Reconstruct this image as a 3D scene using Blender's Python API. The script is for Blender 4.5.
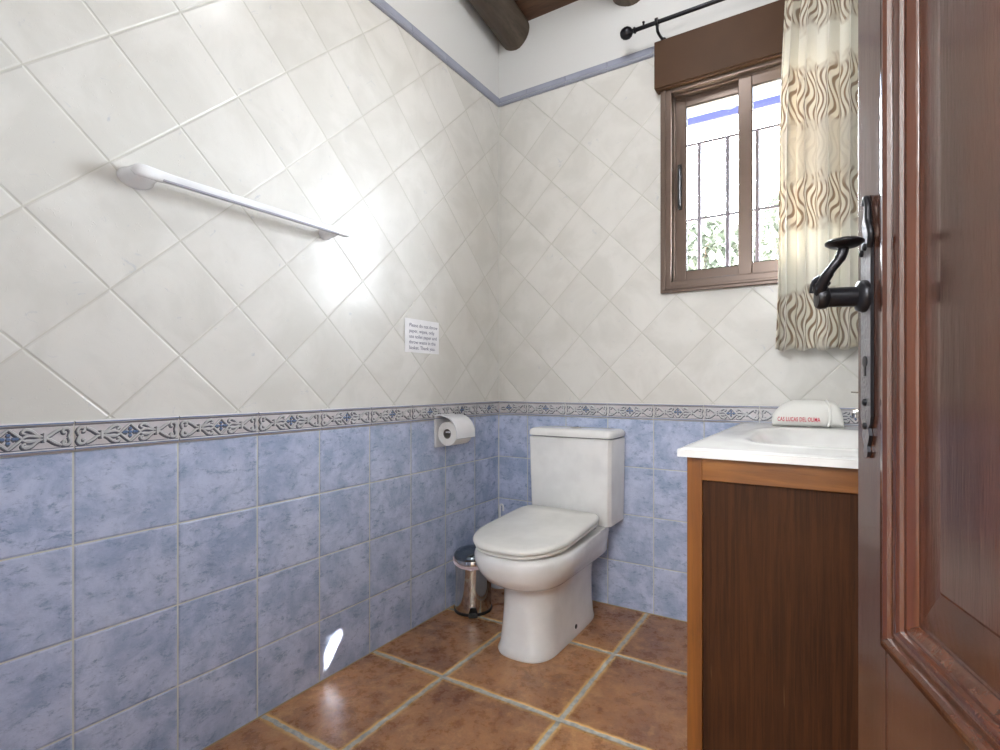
import bpy, bmesh, math, random
from mathutils import Vector, Matrix, noise
random.seed(7)
D = bpy.data
for o in list(D.objects): D.objects.remove(o, do_unlink=True)
scn = bpy.context.scene
COL = scn.collection
PI = math.pi
def R(a): return math.radians(a)

# ------------------------------------------------------------------ camera, world, sun, exposure
cam_d = D.cameras.new('camera'); cam = D.objects.new('camera', cam_d); COL.objects.link(cam)
cam.location = (1.5029, -2.1822, 1.0)
cam.rotation_euler = (R(90), 0, R(29.874))
cam_d.sensor_width = 36; cam_d.sensor_fit = 'HORIZONTAL'
cam_d.lens = 36 * 512.83 / 1000
cam_d.shift_x = -0.04067; cam_d.shift_y = 0.01013
cam_d.clip_start = 0.02
scn.camera = cam

world = D.worlds.new('world'); scn.world = world; world.use_nodes = True
wn = world.node_tree.nodes; wl = world.node_tree.links
bg = wn['Background']; bg.inputs[0].default_value = (0.86, 0.93, 1.0, 1); bg.inputs[1].default_value = 42.0

sun_d = D.lights.new('sun', 'SUN'); sun_d.energy = 60; sun_d.angle = R(0.6); sun_d.color = (1, .96, .9)
sun = D.objects.new('sun', sun_d); COL.objects.link(sun)
sun.rotation_euler = Vector((-1.335, -1, -1.405)).to_track_quat('-Z', 'Y').to_euler()

portal_d = D.lights.new('window_portal', 'AREA'); portal_d.shape = 'RECTANGLE'
portal_d.size = .66; portal_d.size_y = .86
portal_d.cycles.is_portal = True
portal = D.objects.new('window_portal', portal_d); COL.objects.link(portal)
portal.location = (1.19, .125, 1.83); portal.rotation_euler = (R(-90), 0, 0)

scn.view_settings.view_transform = 'Standard'; scn.view_settings.look = 'None'
scn.view_settings.gamma = 1; scn.view_settings.use_curve_mapping = False
scn.view_settings.exposure = 0.85

# ------------------------------------------------------------------ constants of the room
TILE = .21418; ZB = .8496; ZT = .9206; TRZ = 2.4290; TRT = 2.474
OL = -.0129; OB = .1742
RX = 1.75; FY = -2.27; BT = .09
SL = math.tan(R(11.5)); CZ = 2.812
def ceil_z(y): return CZ - SL * y

# ------------------------------------------------------------------ node helpers
class NT:
    def __init__(s, name):
        s.m = D.materials.new(name); s.m.use_nodes = True
        s.t = s.m.node_tree; s.t.nodes.clear()
        s.out = s.n('ShaderNodeOutputMaterial')
        s.c = s.n('ShaderNodeTexCoord').outputs['Object']
    def n(s, typ, **kw):
        x = s.t.nodes.new(typ)
        for k, v in kw.items(): setattr(x, k, v)
        return x
    def set(s, sock, v):
        if isinstance(v, bpy.types.NodeSocket): s.t.links.new(v, sock)
        elif isinstance(v, (tuple, list)) and len(v) == 3 and sock.type == 'RGBA': sock.default_value = (*v, 1)
        else: sock.default_value = v
    def math(s, op, a, b=None, c=None, clamp=False):
        x = s.n('ShaderNodeMath', operation=op, use_clamp=clamp)
        s.set(x.inputs[0], a)
        if b is not None: s.set(x.inputs[1], b)
        if c is not None: s.set(x.inputs[2], c)
        return x.outputs[0]
    def ramp(s, v, a, b, lo=0., hi=1., smooth=True):
        x = s.n('ShaderNodeMapRange'); x.interpolation_type = 'SMOOTHSTEP' if smooth else 'LINEAR'
        s.set(x.inputs['Value'], v); s.set(x.inputs['From Min'], a); s.set(x.inputs['From Max'], b)
        s.set(x.inputs['To Min'], lo); s.set(x.inputs['To Max'], hi)
        return x.outputs['Result']
    def mix(s, f, a, b, blend='MIX'):
        x = s.n('ShaderNodeMix', data_type='RGBA', blend_type=blend)
        s.set(x.inputs['Factor'], f); s.set(x.inputs[6], a); s.set(x.inputs[7], b)
        return x.outputs[2]
    def map(s, vec, scale=(1, 1, 1), rot=(0, 0, 0), loc=(0, 0, 0)):
        x = s.n('ShaderNodeMapping'); s.set(x.inputs['Vector'], vec)
        x.inputs['Scale'].default_value = scale; x.inputs['Rotation'].default_value = rot
        x.inputs['Location'].default_value = loc
        return x.outputs[0]
    def noise(s, vec, scale, detail=4, rough=.55, dist=0., color=False):
        x = s.n('ShaderNodeTexNoise'); s.set(x.inputs['Vector'], vec)
        x.inputs['Scale'].default_value = scale; x.inputs['Detail'].default_value = detail
        x.inputs['Roughness'].default_value = rough; x.inputs['Distortion'].default_value = dist
        return x.outputs['Color' if color else 'Fac']
    def sep(s, v):
        x = s.n('ShaderNodeSeparateXYZ'); s.set(x.inputs[0], v); return x.outputs
    def comb(s, x_, y_, z_):
        x = s.n('ShaderNodeCombineXYZ')
        for i, v in enumerate((x_, y_, z_)): s.set(x.inputs[i], v)
        return x.outputs[0]
    def white(s, v):
        x = s.n('ShaderNodeTexWhiteNoise'); s.set(x.inputs['Vector'], v); return x.outputs['Value']
    def bump(s, h, dist=.002, strength=1., normal=None):
        x = s.n('ShaderNodeBump'); s.set(x.inputs['Height'], h)
        x.inputs['Distance'].default_value = dist; x.inputs['Strength'].default_value = strength
        if normal is not None: s.set(x.inputs['Normal'], normal)
        return x.outputs[0]
    def bsdf(s, color, rough=.5, metal=0., normal=None, spec=.5, coat=0., coat_r=.1, sheen=0., **kw):
        x = s.n('ShaderNodeBsdfPrincipled')
        s.set(x.inputs['Base Color'], color); s.set(x.inputs['Roughness'], rough)
        s.set(x.inputs['Metallic'], metal); s.set(x.inputs['Specular IOR Level'], spec)
        s.set(x.inputs['Coat Weight'], coat); s.set(x.inputs['Coat Roughness'], coat_r)
        s.set(x.inputs['Sheen Weight'], sheen)
        for k, v in kw.items(): s.set(x.inputs[k], v)
        if normal is not None: s.set(x.inputs['Normal'], normal)
        return x.outputs[0]
    def done(s, sh): s.t.links.new(sh, s.out.inputs['Surface']); return s.m
def simple(name, col, rough=.4, metal=0., bump_s=None, **kw):
    t = NT(name); nrm = None
    if bump_s: nrm = t.bump(t.noise(t.c, bump_s[0], 4), bump_s[1])
    n = t.noise(t.c, 9, 3)
    c = t.mix(t.ramp(n, .3, .7), tuple(x * .94 for x in col), tuple(min(1, x * 1.04) for x in col))
    return t.done(t.bsdf(c, rough, metal, nrm, **kw))

def wall_material(name, axis, blue_off, node_a):
    """axis: 0 uses x along the wall, 1 uses y. Blue square tiles below, cream diagonal tiles, plaster on top."""
    t = NT(name); x, y, z = t.sep(t.c)
    a = x if axis == 0 else y
    # --- blue tiles
    ah = t.math('SUBTRACT', a, blue_off); zh = t.math('SUBTRACT', z, ZB)
    d = t.math('MINIMUM', t.math('PINGPONG', ah, TILE / 2), t.math('PINGPONG', zh, TILE / 2))
    gm = t.ramp(d, .0012, .0024)
    hb = t.ramp(d, .0008, .006)
    idx = t.comb(t.math('FLOOR', t.math('DIVIDE', ah, TILE)), t.math('FLOOR', t.math('DIVIDE', zh, TILE)), 0.)
    rnd = t.white(idx)
    off = t.comb(t.math('MULTIPLY', rnd, 9.), t.math('MULTIPLY', rnd, 5.), rnd)
    cv = t.n('ShaderNodeVectorMath', operation='ADD'); t.set(cv.inputs[0], t.c); t.set(cv.inputs[1], off)
    tc = cv.outputs[0]
    n1 = t.noise(tc, 9, 8, .72, .3); n2 = t.noise(t.map(tc, (1.2, 1.2, 2.2)), 20, 9, .78, .25); n3 = t.noise(t.map(tc, (1, 1, 2.0)), 60, 6, .75, .8)
    c = t.mix(t.ramp(n1, .36, .64), (.36, .44, .635), (.60, .66, .85))
    c = t.mix(t.math('MULTIPLY', t.ramp(n2, .50, .68), .85), c, (.21, .285, .46))
    c = t.mix(t.math('MULTIPLY', t.ramp(n3, .58, .70), .6), c, (.15, .20, .34))
    c = t.mix(t.math('MULTIPLY', t.ramp(n2, .44, .3), .5), c, (.53, .60, .77))
    c = t.mix(t.math('MULTIPLY', rnd, .18), c, (.45, .52, .70))
    c = t.mix(gm, (.66, .67, .62), c)
    nb = t.bump(t.math('ADD', hb, t.math('MULTIPLY', n2, .35)), .0016)
    nb = t.bump(n3, .0005, 1, nb)
    blue = t.bsdf(c, .24, 0, nb, .5)
    # --- cream diagonal tiles
    az = t.math('SUBTRACT', a, node_a); zz = t.math('SUBTRACT', z, .927)
    p = t.math('MULTIPLY', t.math('ADD', az, zz), .70711); q = t.math('MULTIPLY', t.math('SUBTRACT', az, zz), .70711)
    d = t.math('MINIMUM', t.math('PINGPONG', p, TILE / 2), t.math('PINGPONG', q, TILE / 2))
    gm = t.ramp(d, .0008, .0018); hb = t.ramp(d, .0006, .005)
    idx = t.comb(t.math('FLOOR', t.math('DIVIDE', p, TILE)), t.math('FLOOR', t.math('DIVIDE', q, TILE)), 3.)
    rnd = t.white(idx)
    off = t.comb(t.math('MULTIPLY', rnd, 7.), t.math('MULTIPLY', rnd, 4.), rnd)
    cv = t.n('ShaderNodeVectorMath', operation='ADD'); t.set(cv.inputs[0], t.c); t.set(cv.inputs[1], off)
    tc = cv.outputs[0]
    n1 = t.noise(tc, 5, 4, .6, .5); n2 = t.noise(tc, 26, 5, .7, 1.0); n3 = t.noise(t.map(tc, (1, 1, 1), (R(45), R(45), 0)), 70, 3, .6, 2.)
    c = t.mix(t.ramp(n1, .35, .65), (.655, .642, .605), (.735, .722, .69))
    c = t.mix(t.math('MULTIPLY', t.ramp(n2, .62, .74), .6), c, (.47, .50, .55))
    c = t.mix(t.math('MULTIPLY', t.ramp(n2, .30, .2), .5), c, (.80, .72, .58))
    c = t.mix(t.math('MULTIPLY', rnd, .12), c, (.76, .748, .72))
    c = t.mix(gm, (.60, .59, .53), c)
    nb = t.bump(t.math('ADD', hb, t.math('MULTIPLY', t.ramp(n3, .6, .75), .12)), .0013)
    nb = t.bump(n1, .002, .25, nb)
    cream = t.bsdf(c, .2, 0, nb, .2)
    # --- plaster
    pn = t.bump(t.noise(t.c, 35, 5, .6), .0012)
    plaster = t.bsdf((.72, .72, .71), .8, 0, pn, .2)
    m1 = t.n('ShaderNodeMixShader'); t.set(m1.inputs[0], t.math('GREATER_THAN', z, ZB + .03)); t.t.links.new(blue, m1.inputs[1]); t.t.links.new(cream, m1.inputs[2])
    m2 = t.n('ShaderNodeMixShader'); t.set(m2.inputs[0], t.math('GREATER_THAN', z, TRZ + .02)); t.t.links.new(m1.outputs[0], m2.inputs[1]); t.t.links.new(plaster, m2.inputs[2])
    return t.done(m2.outputs[0])

def floor_material():
    t = NT('terracotta_floor')
    w = t.noise(t.c, 26, 3, .6, 0, True); w2 = t.n('ShaderNodeVectorMath', operation='SCALE'); t.set(w2.inputs[0], w); w2.inputs['Scale'].default_value = .012
    cv = t.n('ShaderNodeVectorMath', operation='ADD'); t.set(cv.inputs[0], t.c); t.set(cv.inputs[1], w2.outputs[0])
    x, y, z = t.sep(cv.outputs[0])
    ax = t.math('SUBTRACT', x, .338 + .006); ay = t.math('SUBTRACT', y, -.395 + .006)
    PX, PY = .452, .430
    d = t.math('MINIMUM', t.math('PINGPONG', ax, PX / 2), t.math('PINGPONG', ay, PY / 2))
    gm = t.ramp(d, .0062, .0090); edge = t.ramp(d, .009, .022)
    h = t.ramp(d, .004, .016)
    idx = t.comb(t.math('FLOOR', t.math('DIVIDE', ax, PX)), t.math('FLOOR', t.math('DIVIDE', ay, PY)), 1.)
    rnd = t.white(idx)
    off = t.comb(t.math('MULTIPLY', rnd, 9.), t.math('MULTIPLY', rnd, 5.), rnd)
    cv = t.n('ShaderNodeVectorMath', operation='ADD'); t.set(cv.inputs[0], t.c); t.set(cv.inputs[1], off); tc = cv.outputs[0]
    n1 = t.noise(tc, 5, 9, .74, .2); n2 = t.noise(tc, 18, 9, .78, .2); n3 = t.noise(tc, 80, 6, .75)
    c = t.mix(t.ramp(n1, .32, .68), (.23, .10, .05), (.54, .26, .105))
    c = t.mix(t.math('MULTIPLY', t.ramp(n2, .50, .66), .8), c, (.66, .38, .18))
    c = t.mix(t.math('MULTIPLY', t.ramp(n2, .46, .33), .6), c, (.15, .075, .055))
    c = t.mix(t.math('MULTIPLY', t.ramp(n3, .58, .75), .35), c, (.10, .05, .04))
    c = t.mix(t.math('MULTIPLY', rnd, .3), c, (.22, .10, .06))
    en = t.math('MULTIPLY', t.math('SUBTRACT', 1., edge), .85)
    c = t.mix(en, c, (.80, .50, .17))
    gn = t.noise(t.c, 40, 5, .7)
    g = t.mix(t.ramp(gn, .35, .65), (.33, .335, .32), (.60, .58, .50))
    c = t.mix(gm, g, c)
    nb = t.bump(t.math('ADD', h, t.math('MULTIPLY', n2, .25)), .004)
    nb = t.bump(n3, .0008, 1, nb)
    rg = t.ramp(n2, .3, .7, .22, .38)
    rg = t.math('ADD', rg, t.math('MULTIPLY', t.math('SUBTRACT', 1., gm), .4))
    return t.done(t.bsdf(c, rg, 0, nb, .5))

def wood_material(name, dark, light, grain=(1, 1, .07), scale=30, rough=.3, coat=0., scratches=False, spec=.5):
    t = NT(name); v = t.map(t.c, grain)
    n1 = t.noise(v, scale, 5, .65, .6); n2 = t.noise(v, scale * 5, 4, .7); n3 = t.noise(t.c, 4, 3)
    c = t.mix(t.ramp(n1, .3, .7), dark, light)
    c = t.mix(t.math('MULTIPLY', t.ramp(n2, .5, .75), .55), c, tuple(x * .45 for x in dark))
    c = t.mix(t.math('MULTIPLY', t.ramp(n3, .45, .7), .35), c, light)
    if scratches:
        zz = t.sep(t.c)[2]
        s = t.noise(t.map(t.c, (1, 1, .05)), 90, 2, .5)
        m = t.math('MULTIPLY', t.ramp(s, .69, .73), t.ramp(zz, .42, .1))
        c = t.mix(t.math('MULTIPLY', m, .8), c, (.52, .33, .16))
    nb = t.bump(n2, .0006)
    return t.done(t.bsdf(c, rough, 0, nb, spec, coat, .12))

M = {}
M['wall_left'] = wall_material('tiled_wall_left', 1, -OL, -1.330)
M['wall_back'] = wall_material('tiled_wall_back', 0, OB, .764)
M['wall_side'] = wall_material('tiled_wall_right', 1, .0, -.2)
M['wall_front'] = wall_material('tiled_wall_front', 0, .0, .2)
M['floor'] = floor_material()
M['ceramic'] = simple('white_ceramic', (.86, .86, .85), .1, spec=.6)
M['plastic'] = simple('white_plastic', (.82, .83, .86), .25)
M['seat'] = simple('cream_seat_plastic', (.80, .79, .75), .18)
M['paper'] = simple('white_paper', (.88, .88, .90), .8)
M['tissue'] = simple('toilet_tissue', (.88, .87, .85), .95, bump_s=(120, .0008))
M['ink'] = simple('grey_ink', (.22, .22, .30), .7)
M['card'] = simple('grey_card', (.22, .20, .18), .9)
M['iron'] = simple('black_wrought_iron', (.018, .018, .022), .32, .6, bump_s=(60, .0006))
M['hammered'] = simple('hammered_iron_face', (.34, .33, .34), .38, .8, bump_s=(190, .004))
M['black'] = simple('black_plastic', (.012, .012, .013), .35)
M['chrome'] = simple('polished_steel', (.62, .60, .57), .09, 1.)
M['pink'] = simple('pink_plastic', (.80, .66, .70), .35)
M['alu'] = simple('brown_aluminium', (.145, .10, .078), .33, .3)
M['alu_box'] = simple('brown_shutter_box', (.085, .045, .025), .5, spec=.15)
M['seal'] = simple('dark_seal', (.02, .015, .012), .6)
M['grille'] = simple('grey_iron_grille', (.11, .10, .12), .6)
M['eave'] = simple('pale_blue_eave_paint', (.20, .26, .36), .8)
M['shutter'] = simple('pale_blue_slat', (.42, .50, .68), .5)
M['shutter_edge'] = simple('blue_shutter_edge', (.012, .012, .06), .5)
M['frame_wood'] = wood_material('orange_brown_wood', (.15, .048, .008), (.29, .105, .018), scale=18, rough=.35)
M['frame_rail'] = wood_material('orange_brown_rail_wood', (.18, .062, .011), (.34, .135, .028), grain=(.07, .5, 1), scale=18, rough=.35)
M['panel_wood'] = wood_material('dark_brown_veneer', (.030, .011, .004), (.072, .025, .008), grain=(1, 1, .03), scale=110, rough=.5, scratches=True, spec=.22)
M['door_wood'] = wood_material('varnished_mahogany', (.050, .018, .011), (.095, .036, .02), scale=14, rough=.2, coat=.5)
M['mould_wood'] = wood_material('varnished_mahogany_moulding', (.048, .014, .007), (.10, .032, .015), scale=14, rough=.16, coat=.5)
M['log'] = wood_material('dark_log', (.055, .040, .028), (.13, .098, .07), grain=(1, .1, 1), scale=16, rough=.6)
M['board'] = wood_material('ceiling_board_wood', (.055, .025, .012), (.13, .06, .03), grain=(.1, 1, 1), scale=20, rough=.5)
M['trim'] = simple('blue_grey_trim_tile', (.36, .38, .47), .25, bump_s=(60, .001))
M['trim_grout'] = simple('light_grout', (.66, .66, .62), .8)
M['sand_grout'] = simple('sandy_grout', (.42, .34, .20), .9)
M['bord_base'] = simple('border_tile_ground', (.64, .61, .63), .3, bump_s=(50, .001))
M['bord_dark'] = simple('border_tile_outline', (.13, .14, .17), .35)
M['bord_light'] = simple('border_tile_scroll', (.58, .585, .60), .3)
M['bord_blue'] = simple('border_tile_blue', (.16, .24, .42), .3)
M['lamp'] = None
M['render_wall'] = simple('white_render', (.85, .85, .83), .9, bump_s=(30, .003))
M['ground'] = simple('dry_ground', (.16, .135, .10), .95, bump_s=(8, .02))
M['bark'] = simple('bark', (.12, .08, .05), .9, bump_s=(30, .01))
M['leaf'] = simple('olive_leaf', (.075, .085, .06), .6)
def towel_mat():
    t = NT('white_terry_towel')
    n = t.noise(t.c, 420, 2, .8); n2 = t.noise(t.c, 30, 3)
    return t.done(t.bsdf((.88, .88, .84), .95, 0, t.bump(t.math('ADD', n, n2), .0018), .1, sheen=.3))
M['towel'] = towel_mat()
M['red'] = simple('red_thread', (.62, .03, .08), .8)
def glass_mat():
    t = NT('window_glass')
    g = t.n('ShaderNodeBsdfGlass'); g.inputs['Roughness'].default_value = 0; g.inputs['IOR'].default_value = 1.02
    g.inputs['Color'].default_value = (.97, .98, 1, 1)
    tr = t.n('ShaderNodeBsdfTransparent'); gl = t.n('ShaderNodeBsdfGlossy'); gl.inputs['Roughness'].default_value = .02
    fr = t.n('ShaderNodeFresnel'); fr.inputs['IOR'].default_value = 1.35
    geo = t.n('ShaderNodeNewGeometry'); ff = t.math('MULTIPLY', fr.outputs[0], t.math('SUBTRACT', 1., geo.outputs['Backfacing']))
    m = t.n('ShaderNodeMixShader'); t.t.links.new(ff, m.inputs[0]); t.t.links.new(tr.outputs[0], m.inputs[1]); t.t.links.new(gl.outputs[0], m.inputs[2])
    t.t.nodes.remove(g)
    return t.done(m.outputs[0])
M['glass'] = glass_mat()
def lid_mat():
    t = NT('smoked_steel_lid')
    return t.done(t.bsdf((.16, .19, .22), .12, .9))
M['lid'] = lid_mat()
def curtain_mat():
    t = NT('wavy_pattern_curtain'); x, y, z = t.sep(t.c)
    uv = t.n('ShaderNodeUVMap').outputs[0]; u, v, _ = t.sep(uv)      # u: metres across the cloth, v: height
    wob = t.noise(t.map(uv, (1, 1, 0)), 16, 2, .5)
    bnd = t.math('ADD', v, t.math('MULTIPLY', t.math('SUBTRACT', wob, .5), .16))
    f = t.math('ADD', t.math('MULTIPLY', u, 150.), t.math('MULTIPLY', t.math('SINE', t.math('ADD', t.math('MULTIPLY', v, 40.), t.math('MULTIPLY', u, 22.))), 2.2))
    f = t.math('ADD', f, t.math('MULTIPLY', t.noise(t.map(uv, (1, .5, 0)), 8, 1, .4), 9.))
    ln = t.math('ABSOLUTE', t.math('SINE', f)); lm = t.ramp(ln, .35, .8)
    def bump_(zc, hw): return t.ramp(t.math('ABSOLUTE', t.math('SUBTRACT', bnd, zc)), hw, hw * .55)
    dark = None
    for zc, hw in ((2.40, .13), (2.04, .13), (1.665, .115), (1.235, .13)):
        q = bump_(zc, hw); dark = q if dark is None else t.math('MAXIMUM', dark, q)
    soft = t.math('MAXIMUM', dark, t.math('MULTIPLY', bump_(1.86, .22), .35))
    tone = t.mix(t.noise(t.map(uv, (1, 1, 0)), 7, 2), (.20, .15, .11), (.34, .22, .11))
    ground = t.mix(soft, (.87, .86, .77), tone)
    c = t.mix(t.math('MULTIPLY', soft, lm), ground, (.88, .85, .74)); band = soft
    weave = t.noise(uv, 500, 2)
    nb = t.bump(t.math('ADD', t.math('MULTIPLY', lm, band), t.math('MULTIPLY', weave, .5)), .0012)
    b = t.bsdf(c, .55, 0, nb, .3, sheen=.3)
    tl = t.n('ShaderNodeBsdfTranslucent'); t.set(tl.inputs[0], t.mix(.35, c, (.95, .72, .55)))
    m = t.n('ShaderNodeMixShader'); m.inputs[0].default_value = .18
    t.t.links.new(b, m.inputs[1]); t.t.links.new(tl.outputs[0], m.inputs[2])
    return t.done(m.outputs[0])
M['curtain'] = curtain_mat()
def lamp_mat():
    t = NT('lamp_globe'); e = t.n('ShaderNodeEmission'); e.inputs[0].default_value = (.96, .98, 1, 1); e.inputs[1].default_value = 15
    return t.done(e.outputs[0])
M['lamp'] = lamp_mat()

# ------------------------------------------------------------------ mesh helpers
def ob(name, bm, mats, parent=None, smooth=None, bevel=None, sub=0, solid=None):
    bmesh.ops.recalc_face_normals(bm, faces=bm.faces[:])
    me = D.meshes.new(name); bm.to_mesh(me); bm.free()
    for m in (mats if isinstance(mats, (list, tuple)) else [mats]): me.materials.append(m)
    o = D.objects.new(name, me); COL.objects.link(o)
    if solid: md = o.modifiers.new('solid', 'SOLIDIFY'); md.thickness = solid; md.offset = 0
    if bevel:
        md = o.modifiers.new('bevel', 'BEVEL'); md.width = bevel; md.segments = 3; md.limit_method = 'ANGLE'; md.angle_limit = R(35); md.harden_normals = False
    if sub: md = o.modifiers.new('sub', 'SUBSURF'); md.levels = sub; md.render_levels = sub
    if smooth is not None or sub:
        for p in me.polygons: p.use_smooth = True
        if smooth is not None and not sub and hasattr(me, 'set_sharp_from_angle'): me.set_sharp_from_angle(angle=R(smooth))
    if parent is not None: o.parent = parent
    return o
def tag(o, label=None, cat=None, group=None, kind=None):
    if label: o['label'] = label
    if cat: o['category'] = cat
    if group: o['group'] = group
    if kind: o['kind'] = kind
    return o
def thing(name, label, cat, loc=(0, 0, 0), rz=0, group=None):
    o = D.objects.new(name, None); COL.objects.link(o); o.location = loc; o.rotation_euler = (0, 0, rz); o.empty_display_size = .05
    return tag(o, label, cat, group)
def box(bm, x0, x1, y0, y1, z0, z1, mat=0):
    v = [bm.verts.new(p) for p in ((x0, y0, z0), (x1, y0, z0), (x1, y1, z0), (x0, y1, z0), (x0, y0, z1), (x1, y0, z1), (x1, y1, z1), (x0, y1, z1))]
    for f in ((0, 3, 2, 1), (4, 5, 6, 7), (0, 1, 5, 4), (1, 2, 6, 5), (2, 3, 7, 6), (3, 0, 4, 7)):
        fc = bm.faces.new([v[i] for i in f]); fc.material_index = mat
def loft(bm, rings, cap=True, closed=True, mat=0):
    vs = [[bm.verts.new(p) for p in r] for r in rings]
    n = len(rings[0])
    for a, b in zip(vs[:-1], vs[1:]):
        for i in range(n if closed else n - 1):
            j = (i + 1) % n
            f = bm.faces.new((a[i], a[j], b[j], b[i])); f.material_index = mat
    if cap:
        for r in (vs[0], vs[-1]):
            f = bm.faces.new(r); f.material_index = mat
    return vs
def lathe(bm, prof, c=(0, 0, 0), axis='Z', n=40, mat=0):
    rings = []
    for r, h in prof:
        ring = []
        for i in range(n):
            a = 2 * PI * i / n; p = (max(r, 1e-5) * math.cos(a), max(r, 1e-5) * math.sin(a), h)
            if axis == 'X': p = (p[2], p[0], p[1])
            if axis == 'Y': p = (p[0], p[2], p[1])
            ring.append((p[0] + c[0], p[1] + c[1], p[2] + c[2]))
        rings.append(ring)
    loft(bm, rings, True, True, mat)
def tube(bm, pts, rad, n=14, mat=0, flat=1.0):
    pts = [Vector(p) for p in pts]; rr = rad if isinstance(rad, (list, tuple)) else [rad] * len(pts)
    rings = []; up = None
    for i, p in enumerate(pts):
        t = (pts[min(i + 1, len(pts) - 1)] - pts[max(i - 1, 0)]).normalized()
        if up is None: up = Vector((0, 0, 1)) if abs(t.z) < .9 else Vector((1, 0, 0))
        s = t.cross(up).normalized(); up = s.cross(t).normalized()
        rings.append([p + (s * math.cos(2 * PI * k / n) + up * math.sin(2 * PI * k / n) * flat) * rr[i] for k in range(n)])
    loft(bm, rings, True, True, mat)
def catmull(P, n=8):
    P = [Vector(p) for p in P]; out = []
    for i in range(len(P) - 1):
        a, b, c, d = P[max(i - 1, 0)], P[i], P[i + 1], P[min(i + 2, len(P) - 1)]
        for k in range(n):
            t = k / n
            out.append(.5 * ((2 * b) + (c - a) * t + (2 * a - 5 * b + 4 * c - d) * t * t + (3 * b - a - 3 * c + d) * t ** 3))
    out.append(P[-1]); return out
def superrect(cx, cy, hx, hy, z, e=4, n=48):
    out = []
    for i in range(n):
        a = 2 * PI * i / n; c, s = math.cos(a), math.sin(a)
        out.append((cx + hx * math.copysign(abs(c) ** (2 / e), c), cy + hy * math.copysign(abs(s) ** (2 / e), s), z))
    return out
def text_obj(name, body, size, mat, parent, extrude=.0004, spacing=1.0, bold=0., line=1.0, align='LEFT'):
    cu = D.curves.new(name, 'FONT'); cu.body = body; cu.size = size; cu.extrude = extrude; cu.offset = bold
    cu.space_line = line; cu.space_character = spacing; cu.align_x = align; cu.resolution_u = 3
    t = D.objects.new(name, cu); COL.objects.link(t)
    dg = bpy.context.evaluated_depsgraph_get(); dg.update()
    me = D.meshes.new_from_object(t.evaluated_get(dg)); D.objects.remove(t)
    me.materials.clear(); me.materials.append(mat)
    o = D.objects.new(name, me); COL.objects.link(o); o.parent = parent
    return o

# ------------------------------------------------------------------ room shell
b = bmesh.new(); box(b, -.15, 0, FY - .1, .0, -.05, 3.45); tag(ob('wall_left', b, M['wall_left']), 'left wall of blue and cream tiles', kind='structure')
WX0, WX1, WZ0, WZ1 = .875, 1.505, 1.415, 2.262
b = bmesh.new()
box(b, -.15, WX0, 0, BT, -.05, 3.0); box(b, WX1, RX + .15, 0, BT, -.05, 3.0)
box(b, WX0, WX1, 0, BT, -.05, WZ0); box(b, WX0, WX1, 0, BT, WZ1, 3.0)
tag(ob('wall_back', b, M['wall_back']), 'back wall with window', kind='structure')
b = bmesh.new(); box(b, RX, RX + .15, FY - .1, 0, -.05, 3.45); tag(ob('wall_right', b, M['wall_side']), kind='structure')
b = bmesh.new(); DX0, DX1, DH = .98, 1.737, 2.08
box(b, -.15, DX0, FY - .1, FY, -.05, 3.45); box(b, DX1, RX, FY - .1, FY, -.05, 3.45); box(b, DX0, DX1, FY - .1, FY, DH, 3.45)
tag(ob('wall_front', b, M['wall_front']), kind='structure')
b = bmesh.new(); box(b, -.15, RX + .15, FY - 2.2, BT, -.06, 0); tag(ob('floor', b, M['floor']), kind='structure')
# sloping board ceiling
b = bmesh.new(); y = .0; k = 0
while y > FY - .1:
    y1 = y - .115
    v = [(-.15, y, ceil_z(y)), (RX + .15, y, ceil_z(y)), (RX + .15, y1 + .004, ceil_z(y1)), (-.15, y1 + .004, ceil_z(y1))]
    w = [(p[0], p[1], p[2] + .02) for p in v]
    loft(b, [v, w]); y = y1
v = [(-.15, .1, ceil_z(0.1) + .02), (RX + .15, .1, ceil_z(0.1) + .02), (RX + .15, FY - .1, ceil_z(FY - .1) + .02), (-.15, FY - .1, ceil_z(FY - .1) + .02)]
loft(b, [v, [(p[0], p[1], p[2] + .04) for p in v]])
tag(ob('ceiling', b, M['board']), kind='structure')
# hall beyond the doorway
b = bmesh.new()
box(b, -.15, -.05, FY - 2.2, FY - .1, 0, 2.7); box(b, RX + .05, RX + .15, FY - 2.2, FY - .1, 0, 2.7); box(b, -.15, RX + .15, FY - 2.3, FY - 2.2, 0, 2.7); box(b, -.15, RX + .15, FY - 2.3, FY - .1, 2.7, 2.78)
tag(ob('wall_hall', b, M['render_wall']), kind='structure')
# door jamb of the doorway
b = bmesh.new(); box(b, DX0 - .05, DX0, FY - .11, FY + .012, 0, DH + .05); box(b, DX0, DX1, FY - .11, FY + .012, DH, DH + .05)
tag(ob('door_frame', b, M['door_wood'], bevel=.004), kind='structure'); D.objects['door_frame'].name = 'trim_5'

# logs
def log(x, r, label):
    b = bmesh.new(); rings = []; n = 30
    for i in range(40):
        y = -.001 - i * (abs(FY) - .002) / 39
        ring = []
        for k in range(n):
            a = 2 * PI * k / n
            rr = r * (1 + .06 * noise.noise(Vector((math.cos(a) * 1.3 + x * 7, math.sin(a) * 1.3, y * 2.2))))
            ring.append((x + .012 * math.sin(y * 2.3 + x * 9) + rr * math.cos(a), y, ceil_z(y) - .036 + rr * math.sin(a) * .99))
        rings.append(ring)
    loft(b, rings); o = ob('ceiling_beam', b, M['log'], smooth=50); tag(o, label, 'beam', 'log beams under the ceiling')
log(.092, .085, 'dark brown log beam ending in the corner above the tiled left wall')
log(.712, .088, 'dark log beam whose tip shows above the curtain rod finial')

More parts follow.
